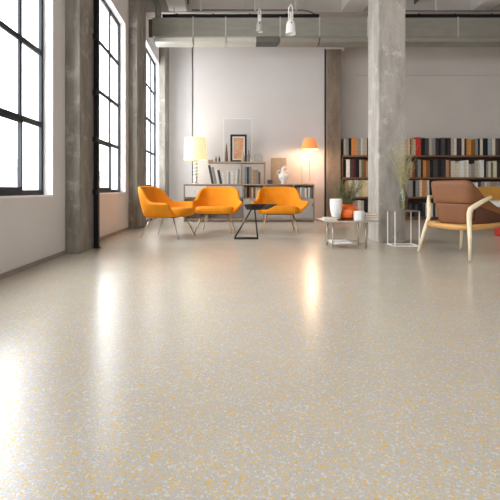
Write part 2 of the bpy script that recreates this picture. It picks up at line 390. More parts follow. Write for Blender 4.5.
# cable tray on top of duct
for (a, b_, lab) in ((-1.44, 2.0, 'long black cable tray on top of the duct, left of the column'), (3.86, 7.6, 'black cable tray on top of the duct, right of the column')):
    t = thing('cable_tray', lab, 'tray', (0, 0, 0))
    MB().box(a, b_, Yd+.02, Yd+.16, zm+.014, zm+.085, bev=.004).build('tray', M['black'], t)
    for k in range(int((b_-a)/.8)): MB().box(a+.3+k*.8, a+.34+k*.8, Yd+.012, Yd+.17, zm+.014, zm+.094).build('bracket', M['black'], t)
# conduit curving down onto the duct
z1 = zat(10, Yd+.05)
t = thing('conduit_pipe', 'thin grey conduit above the cable tray, bending down at its right end', 'pipe')
pts = [(-.8, Yd+.1, z1+.02), (1.65, Yd+.1, z1+.02), (1.80, Yd+.1, z1-.01), (1.93, Yd+.1, z1-.08), (1.965, Yd+.1, zm+.10)]
MB().tube(pts, .014, n=8).build('pipe', M['grille'], t, smooth=True)
for x in (-.6, .6, 1.5): MB().box(x-.02, x+.02, Yd+.085, Yd+.115, z1, CZ).build('hanger_strap', M['ceil'], t)
t = thing('conduit_pipe', 'thin grey conduit running level above the duct, right of the column', 'pipe')
MB().tube([(3.9, Yd+.1, z1), (7.7, Yd+.1, z1)], .014, n=8).build('pipe', M['grille'], t, smooth=True)
for x in (4.6, 6.4): MB().box(x-.02, x+.02, Yd+.085, Yd+.115, z1, CZ).build('hanger_strap', M['ceil'], t)
# bent riser at the left end of the duct
t = thing('riser_pipe', 'short bent grey riser pipe above the left end of the duct', 'pipe')
MB().tube([(-1.56, Yd+.2, zm+.002), (-1.56, Yd+.2, zm+.3), (-1.60, Yd+.2, zm+.42), (-1.66, Yd+.2, zm+.55), (-1.68, Yd+.2, CZ)], .075, n=16).build('pipe', M['galv'], t, smooth=True)
MB().tube([(-1.56, Yd+.2, zm+.002), (-1.56, Yd+.2, zm+.04)], .10, n=16).build('flange', M['galv2'], t, smooth='auto')

# pendants
def pendant(px, Y, ztop, zbot, rad, label, m):
    x = (px-228)*Y/430
    t = thing('pendant_lamp', label, 'lamp', (x, Y, 0), 0)
    h = ztop-zbot
    MB().lathe([(0.0, ztop), (rad*.40, ztop-.004), (rad*.68, ztop-h*.10), (rad*.88, ztop-h*.33), (rad*.97, ztop-h*.7), (rad, zbot+.01), (rad*.98, zbot), (rad*.9, zbot+.01), (rad*.8, ztop-h*.5), (rad*.5, ztop-h*.2), (0, ztop-h*.15)]).build('lamp_shade', m, t, smooth=True)
    MB().lathe([(0, ztop-h*.15), (rad*.3, ztop-h*.2), (rad*.35, ztop-h*.5), (0, ztop-h*.65)], n=16).build('bulb', M['white'], t, smooth=True)
    k = .045
    y0 = MB()
    y0.tube([(-rad*.3, 0, ztop-.02), (-rad*.38, 0, ztop+.05), (-rad*.38, 0, ztop+.20), (0, 0, ztop+.25), (rad*.38, 0, ztop+.20), (rad*.38, 0, ztop+.05), (rad*.3, 0, ztop-.02)], .010, n=8)
    y0.build('yoke', M['white'], t, smooth=True)
    MB().tube([(0, 0, ztop-.01), (0, 0, ztop+.13)], .016, n=10).build('lamp_socket', M['white'], t, smooth=True)
    MB().tube([(0, 0, ztop+.12), (0, 0, CZ-.02)], .006, n=6).build('cord', M['chrome'], t)
    MB().lathe([(0, CZ-.03), (.06, CZ-.03), (.06, CZ), (0, CZ)], n=20).build('ceiling_rose', M['white'], t, smooth='auto')
    MB().tube([(0, -rad*.7, ztop-h*.3), (0, -rad*.7-.02, ztop-h*.3)], .012, n=10).build('knob', M['black'], t, smooth='auto')
    return t
pendant(290.7, 7.0, zat(20, 7), zat(34.3, 7), .083, 'white bell shaped pendant lamp hanging from a cord in front of the duct', M['ceramic'])
pendant(259.5, 8.8, zat(21, 8.8), zat(32, 8.8), .07, 'smaller grey pendant lamp hanging nearer the grille, left of the white one', M['galv2'])

# ------------------------------------------------------------ lounge chairs
def make_shell(top, bot, thick, m, name, parent, nu=40, nv=6, belly=.0, sub=1):
    def f(u, v):
        a = spline(top, u); b = spline(bot, u)
        p = b.lerp(a, v)
        out = Vector((a.x-b.x, a.y-b.y, 0))
        p += Vector((p.x, p.y, 0)).normalized()*belly*math.sin(math.pi*v)
        return p
    o = MB().grid(f, nu, nv).build(name, m, parent, smooth=True, recalc=True)
    md = o.modifiers.new('solid', 'SOLIDIFY'); md.thickness = thick; md.offset = 0
    subsurf(o, sub)
    return o
def sym(pts): return pts + [(-x, y, z) for (x, y, z) in pts[-2::-1]]
def pad(name, m, parent, hx, yb, yf, z0, z1, nose=.03, e=5):
    # rounded cushion: superellipse plan, crowned top
    b = MB()
    cy = (yb+yf)/2; hy = (yf-yb)/2; n = 40; rows = []
    def se(a, p): c, s = math.cos(a), math.sin(a); return math.copysign(abs(c)**(2/p), c), math.copysign(abs(s)**(2/p), s)
    prof = [(.0, 0), (.6, 0), (.9, .02), (.985, .2), (1.0, .5), (.975, .78), (.90, .93), (.7, .99), (.35, 1.02), (.0, 1.03)]
    rings = []
    for r, h in prof:
        z = z0+(z1-z0)*h
        if r == 0: rings.append([b.b.verts.new((0, cy, z))]); continue
        ring = []
        for k in range(n):
            sx, sy = se(2*math.pi*k/n, e)
            yy = cy+sy*hy*r
            ring.append(b.b.verts.new((sx*hx*r*(1-.06*(sy < 0)*abs(sy)), yy, z+nose*(yy-cy)/hy*.5)))
        rings.append(ring)
    for a, c in zip(rings, rings[1:]):
        for k in range(n):
            k2 = (k+1) % n
            if len(a) == 1: b.b.faces.new((a[0], c[k2], c[k]))
            elif len(c) == 1: b.b.faces.new((a[k], a[k2], c[0]))
            else: b.b.faces.new((a[k], a[k2], c[k2], c[k]))
    return b.build(name, m, parent, smooth=True)
def armchair(name, label, fabric, legm, loc, rz):
    t = thing(name, label, 'chair', loc, rz, None)
    top = sym([(.50, .25, .545), (.48, .12, .555), (.445, -.01, .56), (.405, -.11, .575), (.375, -.19, .66), (.345, -.28, .765), (.25, -.38, .812), (.12, -.41, .818), (0, -.415, .82)])
    bot = sym([(.30, .27, .35), (.33, .14, .34), (.34, .02, .335), (.34, -.07, .33), (.33, -.14, .33), (.30, -.21, .33), (.22, -.28, .33), (.1, -.31, .33), (0, -.315, .33)])
    make_shell(top, bot, .055, fabric, 'backrest', t, belly=.012)
    pad('seat', fabric, t, .335, -.29, .38, .32, .46)
    MB().box(-.24, .24, -.2, .22, .318, .335, bev=.005).build('seat_base', M['graphite'], t)
    for sx in (-1, 1):
        MB().tube([(sx*.22, .20, .33), (sx*.27, .27, .17), (sx*.325, .34, 0)], [.014, .011, .008], n=10).build('leg', legm, t, smooth=True)
        MB().tube([(sx*.20, -.18, .33), (sx*.25, -.25, .17), (sx*.30, -.32, 0)], [.014, .011, .008], n=10).build('leg', legm, t, smooth=True)
    return t
armchair('lounge_chair', 'orange lounge chair nearest the windows, turned side on facing right', M['orange'], M['chrome'], (-.97, 6.92, 0), R(-108))
armchair('lounge_chair', 'middle orange lounge chair facing forward, left of the dark side table', M['orange'], M['brass'], (-.21, 7.72, 0), R(172))
armchair('lounge_chair', 'orange lounge chair facing forward, right of the dark side table', M['orange'], M['brass'], (.92, 7.72, 0), R(177))
armchair('lounge_chair', 'tan lounge chair at the far right edge behind the white table', M['tan'], M['brass'], (5.08, 7.9, 0), R(185))

# ------------------------------------------------------------ dark side table
t = thing('side_table', 'low dark side table with faceted tray top and angled metal frame', 'table', (.46, 6.6, 0))
zt = .50
outer = [(-.22, -.10), (-.10, -.20), (.10, -.20), (.30, -.02), (.16, .20), (-.12, .20)]
b = MB(); k = .82
lo = [b.b.verts.new((x*.62-.04, y*.62, zt-.05)) for x, y in outer]; up = [b.b.verts.new((x, y, zt+.03)) for x, y in outer]
upi = [b.b.verts.new((x*.92, y*.92, zt+.03)) for x, y in outer]; loi = [b.b.verts.new((x*.6-.04, y*.6, zt-.03)) for x, y in outer]
n = len(outer)
for r0, r1 in ((lo, up), (up, upi), (upi, loi)):
    for i in range(n): j = (i+1) % n; b.b.faces.new((r0[i], r0[j], r1[j], r1[i]))
b.b.faces.new(lo[::-1]); b.b.faces.new(loi)
b.build('tray_top', M['graphite'], t)
for yy in (-.05, .05):
    MB().tube([(-.10, yy, zt-.05), (-.36, yy*1.3, .012)], .008, n=8).build('leg', M['graphite'], t, smooth=True)
    MB().tube([(-.05, yy, zt-.05), (-.005, yy*1.3, .012)], .009, n=8).build('leg', M['graphite'], t, smooth=True)
    MB().tube([(-.365, yy*1.3, .011), (.0, yy*1.3, .011)], .009, n=8).build('floor_rail', M['graphite'], t, smooth=True)
MB().tube([(-.36, -.065, .011), (-.36, .065, .011)], .010, n=8).build('floor_rail', M['graphite'], t, smooth=True)
tag(MB().box(.35, .44, 6.56, 6.65, zt-.029, zt-.012, bev=.003).build('magazine', M['stone']), 'small grey magazine lying in the dark side table tray', 'magazine')

# ------------------------------------------------------------ credenza
Yc = 10.2; yb = 10.68; xa, xb = -1.053, 2.057; H = .892
t = thing('credenza', 'long low pale wood credenza with open bays behind the orange chairs', 'cabinet', (0, 0, 0))
MB().box(xa, xb, Yc, yb, H-.03, H, bev=.003).build('top', M['ply'], t)
MB().box(xa, xb, Yc+.01, yb, .03, .07).build('bottom_panel', M['ply'], t)
MB().box(xa+.02, xb-.02, yb-.015, yb-.002, .07, H-.03).build('back_panel', M['cabgrey'], t)
divs = [xa, -.50, .36, .84, 1.55, xb-.025]
for x in divs: MB().box(x, x+.025, Yc+.006, yb-.016, 0, H-.03).build('divider', M['ply'], t)
MB().box(xa+.025, xb-.025, Yc+.012, yb-.016, .54, .562).build('shelf', M['ply'], t)
d = MB().box(xa+.035, -.51, Yc-.004, Yc+.016, .58, .85, bev=.003).build('drawer', M['white'], t)
MB().box(-.80, -.76, Yc-.016, Yc-.004, .70, .715).build('knob', M['chrome'], d)
for a, b_ in ((1.58, 1.80), (1.806, xb-.03), (.87, 1.20), (1.21, 1.545), (.39, .83)):
    d = MB().box(a, b_, Yc-.004, Yc+.016, .075, .535, bev=.003).build('door', M['cabgrey'], t)
    MB().box(b_-.035, b_-.025, Yc-.02, Yc-.004, .36, .44).build('handle', M['graphite'], d)
d = MB().box(-.47, .35, Yc-.004, Yc+.016, .58, .85, bev=.003).build('drawer', M['cabgrey'], t)
# raised shelf
xs0, xs1 = (208-228)*10.45/430, (265.2-228)*10.45/430
zr = 1.43
t = thing('shelf_riser', 'raised pale wood shelf standing on the credenza above leaning books', 'shelf', (0, 0, 0))
MB().box(xs0, xs1, 10.28, 10.62, zr-.035, zr, bev=.003).build('shelf', M['ply'], t)
MB().box(xs1-.02, xs1-.002, 10.30, 10.60, H, zr-.035).build('upright', M['ply'], t)
MB().box(.325, .34, 10.32, 10.60, H, zr-.035).build('upright', M['ply'], t)

# ------------------------------------------------------------ books
PAL = {
 'tan': (186, 146, 104), 'cream': (214, 204, 184), 'brown': (134, 88, 56), 'beige': (182, 172, 156), 'red': (196, 54, 44),
 'black': (24, 22, 24), 'plum': (58, 46, 56), 'dark brown': (64, 48, 40), 'ochre': (206, 154, 58), 'orange': (212, 132, 66),
 'grey': (148, 144, 138), 'blue grey': (150, 158, 168), 'white': (232, 228, 222), 'olive': (120, 112, 74), 'charcoal': (70, 68, 70),
 'pale yellow': (218, 196, 138), 'wine': (86, 34, 40)}
BM = {k: mat('cover_'+k.replace(' ', '_'), v, .6, var=.10, scale=14, spec=.35) for k, v in PAL.items()}
def book(xc, y0, z0, wd, h, dp, colour, label, group, lean=0.0, name='book', pages=True):
    t = thing(name, label, 'book', (xc, y0, z0+.001), 0, group)
    hw = wd/2; c = min(.006, wd*.22)
    b = MB()
    # spine with rounded corners, covers running back
    prof = [(-hw, dp), (-hw, c), (-hw+c, 0), (hw-c, 0), (hw, c), (hw, dp), (hw-c*.8, dp), (hw-c*.8, c*1.6), (-hw+c*.8, c*1.6), (-hw+c*.8, dp)]
    b.poly([(x, y, 0) for x, y in prof], (0, 0, h))
    ob = b.build('cover', BM[colour], t)
    pg = MB().box(-hw+c*.8, hw-c*.8, c*1.6, dp-.006, .005, h-.006).build('pages', M['paper'], t)
    if lean: t.rotation_euler = (0, lean, 0); t.location.z += abs(math.sin(lean))*hw
    return t
import collections
used_labels = collections.Counter()
ORD = ['first', 'second', 'third', 'fourth', 'fifth', 'sixth', 'seventh', 'eighth', 'ninth', 'tenth']
pending = []
def row(entries, Y, zs, place, group, dp=.26, default_top=None):
    """entries: (px0, px1, ytop, colour[, lean])"""
    for i, en in enumerate(entries):
        p0, p1, yt, colour = en[:4]; lean = en[4] if len(en) > 4 else 0
        x0 = (p0-228)*Y/430; x1 = (p1-228)*Y/430; wd = (x1-x0)-.006
        h = zat(yt, Y)-zs
        wdw = 'thin' if (p1-p0) < 2.2 else ('thick' if (p1-p0) > 3.7 else '')
        lc = entries[i-1][3] if i > 0 else None; rc = entries[i+1][3] if i+1 < len(entries) else None
        nb = 'between %s and %s' % (lc, rc) if lc and rc else ('leftmost in row' if rc else 'rightmost in row')
        lab = ' '.join(('%s %s book, %s, %s' % (wdw, colour, place, nb)).split())
        pending.append((lab, (x0+x1)/2, Y, zs, wd, h, dp, colour, group, lean))
YB = 10.9
zsh = [zat(155.3, YB), zat(177.3, YB), zat(196.8, YB), zat(216.8, YB)]   # book standing heights
rowR1 = [(406, 408.4, 138.5, 'tan'), (408.4, 410, 138, 'cream'), (410, 411.6, 139, 'brown'), (411.6, 413.3, 138, 'tan'), (413.3, 416, 139, 'beige'),
 (416, 421.2, 137.3, 'red'), (421.2, 425.2, 138, 'black'), (425.2, 429, 138.3, 'charcoal'), (429, 432.6, 138, 'beige'), (432.6, 435.6, 138.4, 'grey'), (435.6, 438.5, 138, 'plum'), (438.5, 441, 138.4, 'black'),
 (441, 445, 137.8, 'charcoal'), (445, 448, 138, 'black'), (448, 451, 138, 'plum'), (451, 454, 138.5, 'beige'), (454, 456.8, 138.3, 'cream'), (456.8, 461.8, 138.3, 'plum'), (461.8, 464.6, 138, 'cream'),
 (464.6, 466.6, 138.6, 'dark brown'), (466.6, 469, 139, 'orange'), (469, 471.4, 139, 'ochre'), (471.4, 475.4, 139.8, 'brown'), (475.4, 478.2, 138.6, 'grey'), (478.2, 480.1, 138.5, 'black'), (480.1, 483, 138.8, 'cream'),
 (483, 488, 138.4, 'black'), (488, 492.2, 138.6, 'blue grey'), (492.2, 495.6, 138.7, 'cream'), (495.6, 498.6, 138.4, 'charcoal'), (498.6, 502, 138.4, 'dark brown'), (502, 506, 138.4, 'beige'), (506, 510, 138.6, 'black'), (510, 513, 139, 'ochre')]
rowL1 = [(344, 346, 138.5, 'beige'), (346, 348.8, 137.8, 'grey'), (348.8, 351.4, 138.2, 'black'), (351.4, 355, 137.6, 'orange'), (355, 358.2, 138, 'tan'), (358.2, 361, 138.4, 'grey'), (361, 362.8, 138.2, 'cream'), (362.8, 367.2, 137.8, 'beige'), (367.2, 370, 138, 'dark brown'), (370, 373, 138, 'grey')]
rowL2 = [(344, 346.2, 160, 'black'), (346.2, 350, 159.4, 'white'), (350, 352.4, 159.4, 'charcoal'), (352.4, 355.6, 159.6, 'wine'), (355.6, 359.4, 159.3, 'black'), (359.4, 361.6, 159.8, 'beige'), (361.6, 364, 159.8, 'olive'), (364, 366.2, 160, 'brown'), (366.2, 370, 161, 'tan'), (370, 373, 160, 'grey')]
rowR2 = [(408, 410, 160, 'dark brown'), (410, 412.6, 161.5, 'tan'), (412.6, 415, 162.5, 'brown'), (415.6, 418, 160, 'charcoal'), (418, 421.2, 159.6, 'grey'), (421.6, 423, 160, 'black'), (423, 426.4, 160.2, 'orange'), (426.4, 430, 160.6, 'brown'), (430, 433.6, 159.6, 'black'), (433.6, 437.8, 159.6, 'charcoal'), (437.8, 441.6, 159.4, 'black'), (441.6, 446, 159.8, 'plum'),
 (446, 449, 160, 'tan'), (449, 451, 160.4, 'brown'), (451, 455.6, 161, 'cream'), (455.6, 460, 163, 'cream'), (460, 464, 161, 'white'), (464, 466.6, 160.4, 'cream'), (466.6, 468.8, 160.2, 'white'), (468.8, 471.4, 164, 'beige'), (471.4, 474.8, 164.6, 'grey'), (474.8, 478, 164.2, 'beige'), (478, 480, 163, 'cream'), (480, 484.2, 160, 'white'), (484.2, 486.4, 160.8, 'black'),
 (486.4, 488.6, 161.6, 'grey'), (488.6, 491, 161.4, 'cream'), (491, 493.4, 162.6, 'olive'), (493.4, 497, 161, 'cream'), (497, 500, 162.5, 'dark brown'), (500, 504, 161, 'black'), (504, 508, 161.5, 'beige'), (508, 512, 162, 'tan')]
rowR3 = [(409, 413, 180.3, 'grey'), (413.2, 415.8, 181, 'black'), (415.8, 419.6, 180.4, 'grey'), (419.6, 422.2, 180, 'cream'), (422.2, 424.6, 179.8, 'orange'), (424.6, 427, 180.2, 'tan'), (427, 429.6, 180.2, 'cream'), (430, 433.6, 180.8, 'black'),  # first black entry is made up, filling a dark gap between the greys
 (472, 475, 183, 'beige'), (475, 478, 182.4, 'white'), (478, 481, 182, 'charcoal'), (481, 484.6, 182, 'grey'), (484.6, 487, 182.4, 'cream'), (487, 490.8, 181.6, 'beige'), (490.8, 494, 182, 'grey'), (494, 497, 181.6, 'tan'), (497, 500.4, 181.8, 'blue grey'), (500.4, 504, 182, 'black')]
rowL3 = [(345, 348.6, 181, 'tan'), (348.6, 352, 180, 'cream'), (352, 355, 180.6, 'beige'), (355, 358.4, 180, 'cream'), (358.4, 362.4, 180.4, 'beige'), (362.4, 366, 180, 'pale yellow'), (366, 370, 180.2, 'cream')]
rowL4 = [(347, 350.8, 201, 'beige'), (350.8, 354, 200.6, 'cream'), (354, 357.6, 201, 'grey'), (357.6, 361, 200.2, 'cream'), (361, 364, 200.6, 'beige'), (364, 368, 200.2, 'black'), (368, 371, 201, 'dark brown')]
rowR4 = [(408.6, 411.6, 204, 'charcoal'), (411.6, 415, 203.4, 'black'), (415, 418, 204, 'charcoal'), (418, 422, 203, 'black'), (422, 425.6, 203.6, 'plum'), (425.6, 428.4, 203.4, 'white'), (428.4, 430.6, 203, 'black'), (430.6, 433, 203.2, 'white'), (433, 435.6, 203.4, 'charcoal'), (435.6, 438.4, 204, 'cream')]
for rows, places in (((rowL1, rowL2, rowL3, rowL4), 'left of the column'), ((rowR1, rowR2, rowR3, rowR4), 'right of the column')):
    for k, rw in enumerate(rows):
        nm = ['top', 'second', 'third', 'lowest'][k]
        row(rw, YB+.03, zsh[k], '%s shelf %s' % (nm, places), 'books on the %s shelf of the bookcase' % nm)
# credenza books
YCB = 10.30
row([(240.2, 242.6, 187.5, 'grey'), (244.9, 247, 188, 'beige')], YCB, .562, 'credenza bay behind middle chair', 'books in the credenza bays', dp=.22)
row([(249, 251.4, 187, 'brown'), (251.4, 253.4, 187.6, 'cream'), (253.4, 255.6, 187.2, 'brown'), (255.6, 258, 187.4, 'cream'), (258, 260.6, 187, 'grey')], YCB, .562, 'credenza bay between two chairs', 'books in the credenza bays', dp=.22)
row([(296.5, 299.5, 187, 'grey'), (299.8, 301.8, 187.4, 'white'), (301.8, 304.6, 187, 'beige'), (304.6, 307, 188, 'white'), (308, 310, 187.4, 'white'), (310.2, 312, 187, 'grey')], YCB, .562, 'credenza bay under orange lamp', 'books in the credenza bays', dp=.22)
YS = 10.36
row([(211.5, 214, 165, 'charcoal', -.20), (214.3, 217, 167, 'grey', -.20), (217.4, 219.6, 169, 'white', -.2), (219.9, 222.4, 170, 'charcoal', -.20), (222.8, 224.6, 172, 'white', -.1), (224.8, 226.6, 171.5, 'cream'), (226.6, 228.4, 170, 'white'), (228.4, 230.4, 172, 'grey'), (230.4, 233, 171, 'white'), (233, 235.2, 172.5, 'cream'),
     (235.2, 237, 170, 'white', .05), (237.2, 239, 169, 'grey', .05)], YS, H, 'left half under raised shelf', 'books under the raised shelf', dp=.20)
row([(243, 244.6, 168, 'cream'), (244.6, 247, 166.4, 'blue grey'), (247, 249, 167, 'charcoal'), (249, 251.4, 166.6, 'grey'), (251.4, 253.4, 169, 'beige'), (253.4, 256, 170, 'tan'), (256, 258.6, 170, 'grey'), (258.8, 260.6, 172, 'brown')], YS, H, 'right half under raised shelf', 'books under the raised shelf', dp=.20)
cnt = collections.Counter(p[0] for p in pending); seen = collections.Counter()
for (lab, xc, Y, z, wd, h, dp, colour, group, lean) in pending:
    if cnt[lab] > 1:
        seen[lab] += 1
        parts = lab.split(', ')
        lab = '%s %s, %s' % ('leftmost' if seen[lab] == 1 else ('rightmost' if seen[lab] == cnt[lab] else 'middle'), parts[0], ', '.join(parts[1:]))
    book(xc, Y, z, wd, h, dp, colour, lab, group, lean)

# ------------------------------------------------------------ bookcase
bx0, bx1 = (342.8-228)*YB/430, 7.45
t = thing('bookcase', 'long dark walnut bookcase full of books along the right back wall', 'bookcase', (0, 0, 0))
bd = .34
for z in zsh: MB().box(bx0, bx1, YB, YB+bd, z-.045, z, bev=.003).build('shelf', M['shelfw'], t)
MB().box(bx0, bx1, YB+bd-.002, YB+bd+.015, .06, zsh[0]-.02).build('back_panel', M['shelfback'], t)
for x in (bx0-.02, 3.84+.68, 5.98, bx1):
    for a, b_ in ((0, zsh[3]-.045), (zsh[3], zsh[2]-.045), (zsh[2], zsh[1]-.045), (zsh[1], zsh[0]-.045)):
        if x > 4 and x < 7 and a > .2: continue
        MB().box(x, x+.03, YB+.01, YB+bd, a, b_).build('upright', M['shelfw'], t)
# ------------------------------------------------------------ lamps
def point(name, loc, e, col, r=.05, parent=None):
    l = bpy.data.lights.new(name, 'POINT'); l.energy = e; l.color = col; l.shadow_soft_size = r
    o = bpy.data.objects.new(name, l); o.location = loc; COL.objects.link(o)
    if parent: o.parent = parent
    return o
Yl = 10.40
xl = (195.5-228)*Yl/430
t = thing('table_lamp', 'white table lamp with glowing drum shade and stacked ball base', 'lamp', (xl, Yl, H))
zt0, zt1 = zat(160, Yl)-H, zat(138, Yl)-H; r = .275
MB().lathe([(r, zt0), (r*.93, zt1), (r*.93-.008, zt1), (r-.008, zt0), (r, zt0)], n=40).build('lamp_shade', M['shade_w'], t, smooth='auto')
MB().lathe([(0, 0), (.085, 0), (.085, .015), (.03, .03), (.0, .032)], n=28).build('base', M['ceramic'], t, smooth='auto')
b = MB(); prof = [(.0, .03)]
nb = 7; hh = (zt0+.05-.03)/nb
for k in range(nb):
    for a in range(0, 181, 30):
        rr = .022+.036*math.sin(R(a)); prof.append((rr, .03+k*hh+hh*a/180*.999+.0005))
prof.append((0, prof[-1][1]+.002))
b.lathe(prof, n=24); b.build('ball_stem', M['ceramic'], t, smooth=True)
MB().tube([(0, 0, zt0+.05), (0, 0, zt0+.18)], .012).build('lamp_socket', M['brass'], t)
MB().lathe([(0, zt0+.18), (.03, zt0+.2), (.04, zt0+.25), (.02, zt0+.3), (0, zt0+.31)], n=16).build('bulb', M['bulb'], t, smooth=True)
point('bulb_light', (0, 0, zt0+.30), 3, (1, .85, .62), .06, t)
xo = (309.5-228)*Yl/430
t = thing('table_lamp', 'tall lamp with glowing orange cone shade on two thin poles', 'lamp', (xo, Yl-.02, H))
z0, z1 = zat(149.6, Yl)-H, zat(139, Yl)-H
MB().lathe([(.212, z0), (.135, z1), (.127, z1), (.204, z0), (.212, z0)], n=36).build('lamp_shade', M['shade_o'], t, smooth='auto')
MB().lathe([(.132, z1), (0, z1+.004), (0, z1-.004), (.128, z1-.004)], n=36).build('shade_top', M['shade_o'], t, smooth='auto')
MB().box(-.22, .07, -.07, .07, 0, .012, bev=.004).build('base', M['brass'], t)
MB().tube([(.0, 0, .012), (.0, 0, z0+.16)], .010).build('pole', M['ash'], t, smooth=True)
MB().tube([(-.19, 0, .012), (-.19, 0, z0+.03)], .010).build('pole', M['ash'], t, smooth=True)
MB().tube([(-.19, 0, z0+.02), (0, 0, z0+.02)], .007, n=8).build('cross_bar', M['brass'], t, smooth=True)
MB().lathe([(0, z0+.16), (.03, z0+.14), (.04, z0+.09), (.02, z0+.05), (0, z0+.04)], n=16).build('bulb', M['bulb'], t, smooth=True)
point('bulb_light', (0.06, .06, z0-.01), 24, (1, .76, .48), .05, t)

# ------------------------------------------------------------ things on raised shelf
Yr = 10.50
def X(px, Y=Yr): return (px-228)*Y/430
t = thing('display_case', 'large clear display frame standing behind the dark picture frame', 'frame', (0, 0, 0))
ax0, ax1, az1 = X(223.5, 10.58), X(252, 10.58), zat(118.5, 10.58)
MB().box(ax0, ax1, 10.575, 10.585, zr, az1).build('clear_panel', M['acrylic'], t)
m = MB(); e = .014
m.box(ax0, ax0+e, 10.565, 10.595, zr, az1).box(ax1-e, ax1, 10.565, 10.595, zr, az1).box(ax0+e, ax1-e, 10.565, 10.595, az1-e, az1).box(ax0+e, ax1-e, 10.565, 10.595, zr, zr+e)
m.build('edge_frame', M['white'], t)
def artmat():
    m = bpy.data.materials.new('print'); m.use_nodes = True; nt = m.node_tree; N = nt.nodes; L = nt.links; b = N['Principled BSDF']; b.inputs['Roughness'].default_value = .5
    tc = N.new('ShaderNodeTexCoord'); n = N.new('ShaderNodeTexNoise'); n.inputs['Scale'].default_value = 5; n.inputs['Detail'].default_value = 5; L.new(tc.outputs['Object'], n.inputs['Vector'])
    r = N.new('ShaderNodeValToRGB'); cs = [(.3, (110, 92, 84)), (.44, (206, 176, 144)), (.54, (214, 134, 76)), (.59, (210, 190, 168)), (.72, (168, 140, 120))]
    for i, (p, c) in enumerate(cs):
        el = r.color_ramp.elements[i] if i < 2 else r.color_ramp.elements.new(p)
        el.position = p; el.color = (*s2l(c), 1)
    L.new(n.outputs['Fac'], r.inputs[0]); L.new(r.outputs[0], b.inputs['Base Color']); return m
t = thing('picture_frame', 'dark framed abstract orange print standing on the raised shelf', 'picture', (0, 0, 0))
px0, px1, pz1 = X(230.3), X(246.8), zat(134.5, Yr); e = .05
m = MB(); m.box(px0, px0+e, Yr-.015, Yr+.015, zr, pz1).box(px1-e, px1, Yr-.015, Yr+.015, zr, pz1).box(px0+e, px1-e, Yr-.015, Yr+.015, pz1-e, pz1).box(px0+e, px1-e, Yr-.015, Yr+.015, zr, zr+e)
m.build('frame', M['graphite'], t)
MB().box(px0+e, px1-e, Yr-.002, Yr+.008, zr+e, pz1-e).build('mat_board', M['white'], t)
MB().box(px0+e+.03, px1-e-.03, Yr-.005, Yr-.002, zr+e+.03, pz1-e-.03).build('print', artmat(), t)
def lathe_thing(name, label, cat, px, Y, z, prof, m, n=24):
    o = MB().lathe(prof, n=n).build(name, m, None, smooth='auto'); o.location = (X(px, Y), Y, z); return tag(o, label, cat)
lathe_thing('wooden_cone', 'slim brown pointed ornament left of the picture frame', 'ornament', 226.4, 10.44, zr, [(0, 0), (.035, 0), (.038, .04), (.03, .2), (.016, .38), (.004, .46), (0, .462)], M['shelfw'])
lathe_thing('small_bowl', 'small brown bowl at the left end of the raised shelf', 'bowl', 210.5, 10.42, zr, [(0, 0), (.03, 0), (.065, .035), (.06, .05), (.052, .04), (.02, .012), (0, .01)], M['tanboard'])
bp = [(0, 0), (.022, 0), (.024, .07), (.012, .095), (.009, .13), (.012, .135), (0, .136)]
lathe_thing('glass_bottle', 'tiny grey bottle on the raised shelf, left of its twin', 'bottle', 216, 10.42, zr, bp, M['stone'])
lathe_thing('glass_bottle', 'tiny dark bottle on the raised shelf, next to the cone ornament', 'bottle', 219.3, 10.42, zr, [(r_, z_*1.1) for r_, z_ in bp], M['darkbox'])
lathe_thing('small_vase', 'small taupe bottle vase overlapping the right side of the picture', 'vase', 243, 10.40, zr, [(0, 0), (.035, 0), (.045, .05), (.04, .12), (.014, .19), (.018, .24), (0, .24)], M['tanboard'])
lathe_thing('small_vase', 'small dark grey bottle vase right of the picture frame', 'vase', 248.6, 10.42, zr, [(0, 0), (.03, 0), (.036, .06), (.03, .16), (.012, .22), (.015, .28), (0, .28)], M['stone'])
# arch ornament
b = MB(); pts = [(-.11, 0), (.11, 0), (.11, .12)] + [(.11*math.cos(R(a)), .12+.1*math.sin(R(a))) for a in range(20, 180, 20)] + [(-.11, .12)]
b.poly([(x, -.04, z) for x, z in pts], (0, .08, 0))
o = b.build('arched_ornament', M['cabgrey'], None); o.location = (X(258.5, 10.46), 10.46, zr); tag(o, 'grey arched block at the right end of the raised shelf', 'ornament')
o = MB().box(-.055, .055, -.06, .06, 0, .10, bev=.008).build('small_box', M['darkbox']); o.location = (X(268.5, 10.38)+.03, 10.34, H); tag(o, 'small dark box beside the tan board on the credenza', 'box')
# tan board
t = thing('leaning_board', 'plain tan board leaning upright behind the white sculptural vase', 'board', (X(278.6, 10.56), 10.56, H))
MB().box(-.19, .19, -.012, .012, 0, zat(157.8, 10.56)-H, bev=.004).build('board', M['tanboard'], t)
# white sculptural vase
t = thing('sculptural_vase', 'white vase with looping handles and a bird shaped lid', 'vase', (X(283.2, 10.4), 10.38, H))
MB().lathe([(0, 0), (.06, 0), (.065, .015), (.045, .04), (.09, .10), (.125, .17), (.12, .22), (.07, .275), (.045, .30), (.06, .325), (.05, .325), (0, .30)], n=32).build('body', M['ceramic'], t, smooth=True)
b = MB(); b.tube([(-.03, 0, .32), (-.01, 0, .37), (.03, 0, .40), (.065, 0, .385), (.10, 0, .40)], [.028, .045, .045, .025, .006], n=12).build('lid', M['ceramic'], t, smooth=True)
for sx in (-1, 1):
    MB().tube([(sx*.10, 0, .22), (sx*.15, 0, .27), (sx*.145, 0, .32), (sx*.10, 0, .33), (sx*.05, 0, .30)], .012, n=8).build('handle', M['ceramic'], t, smooth=True)

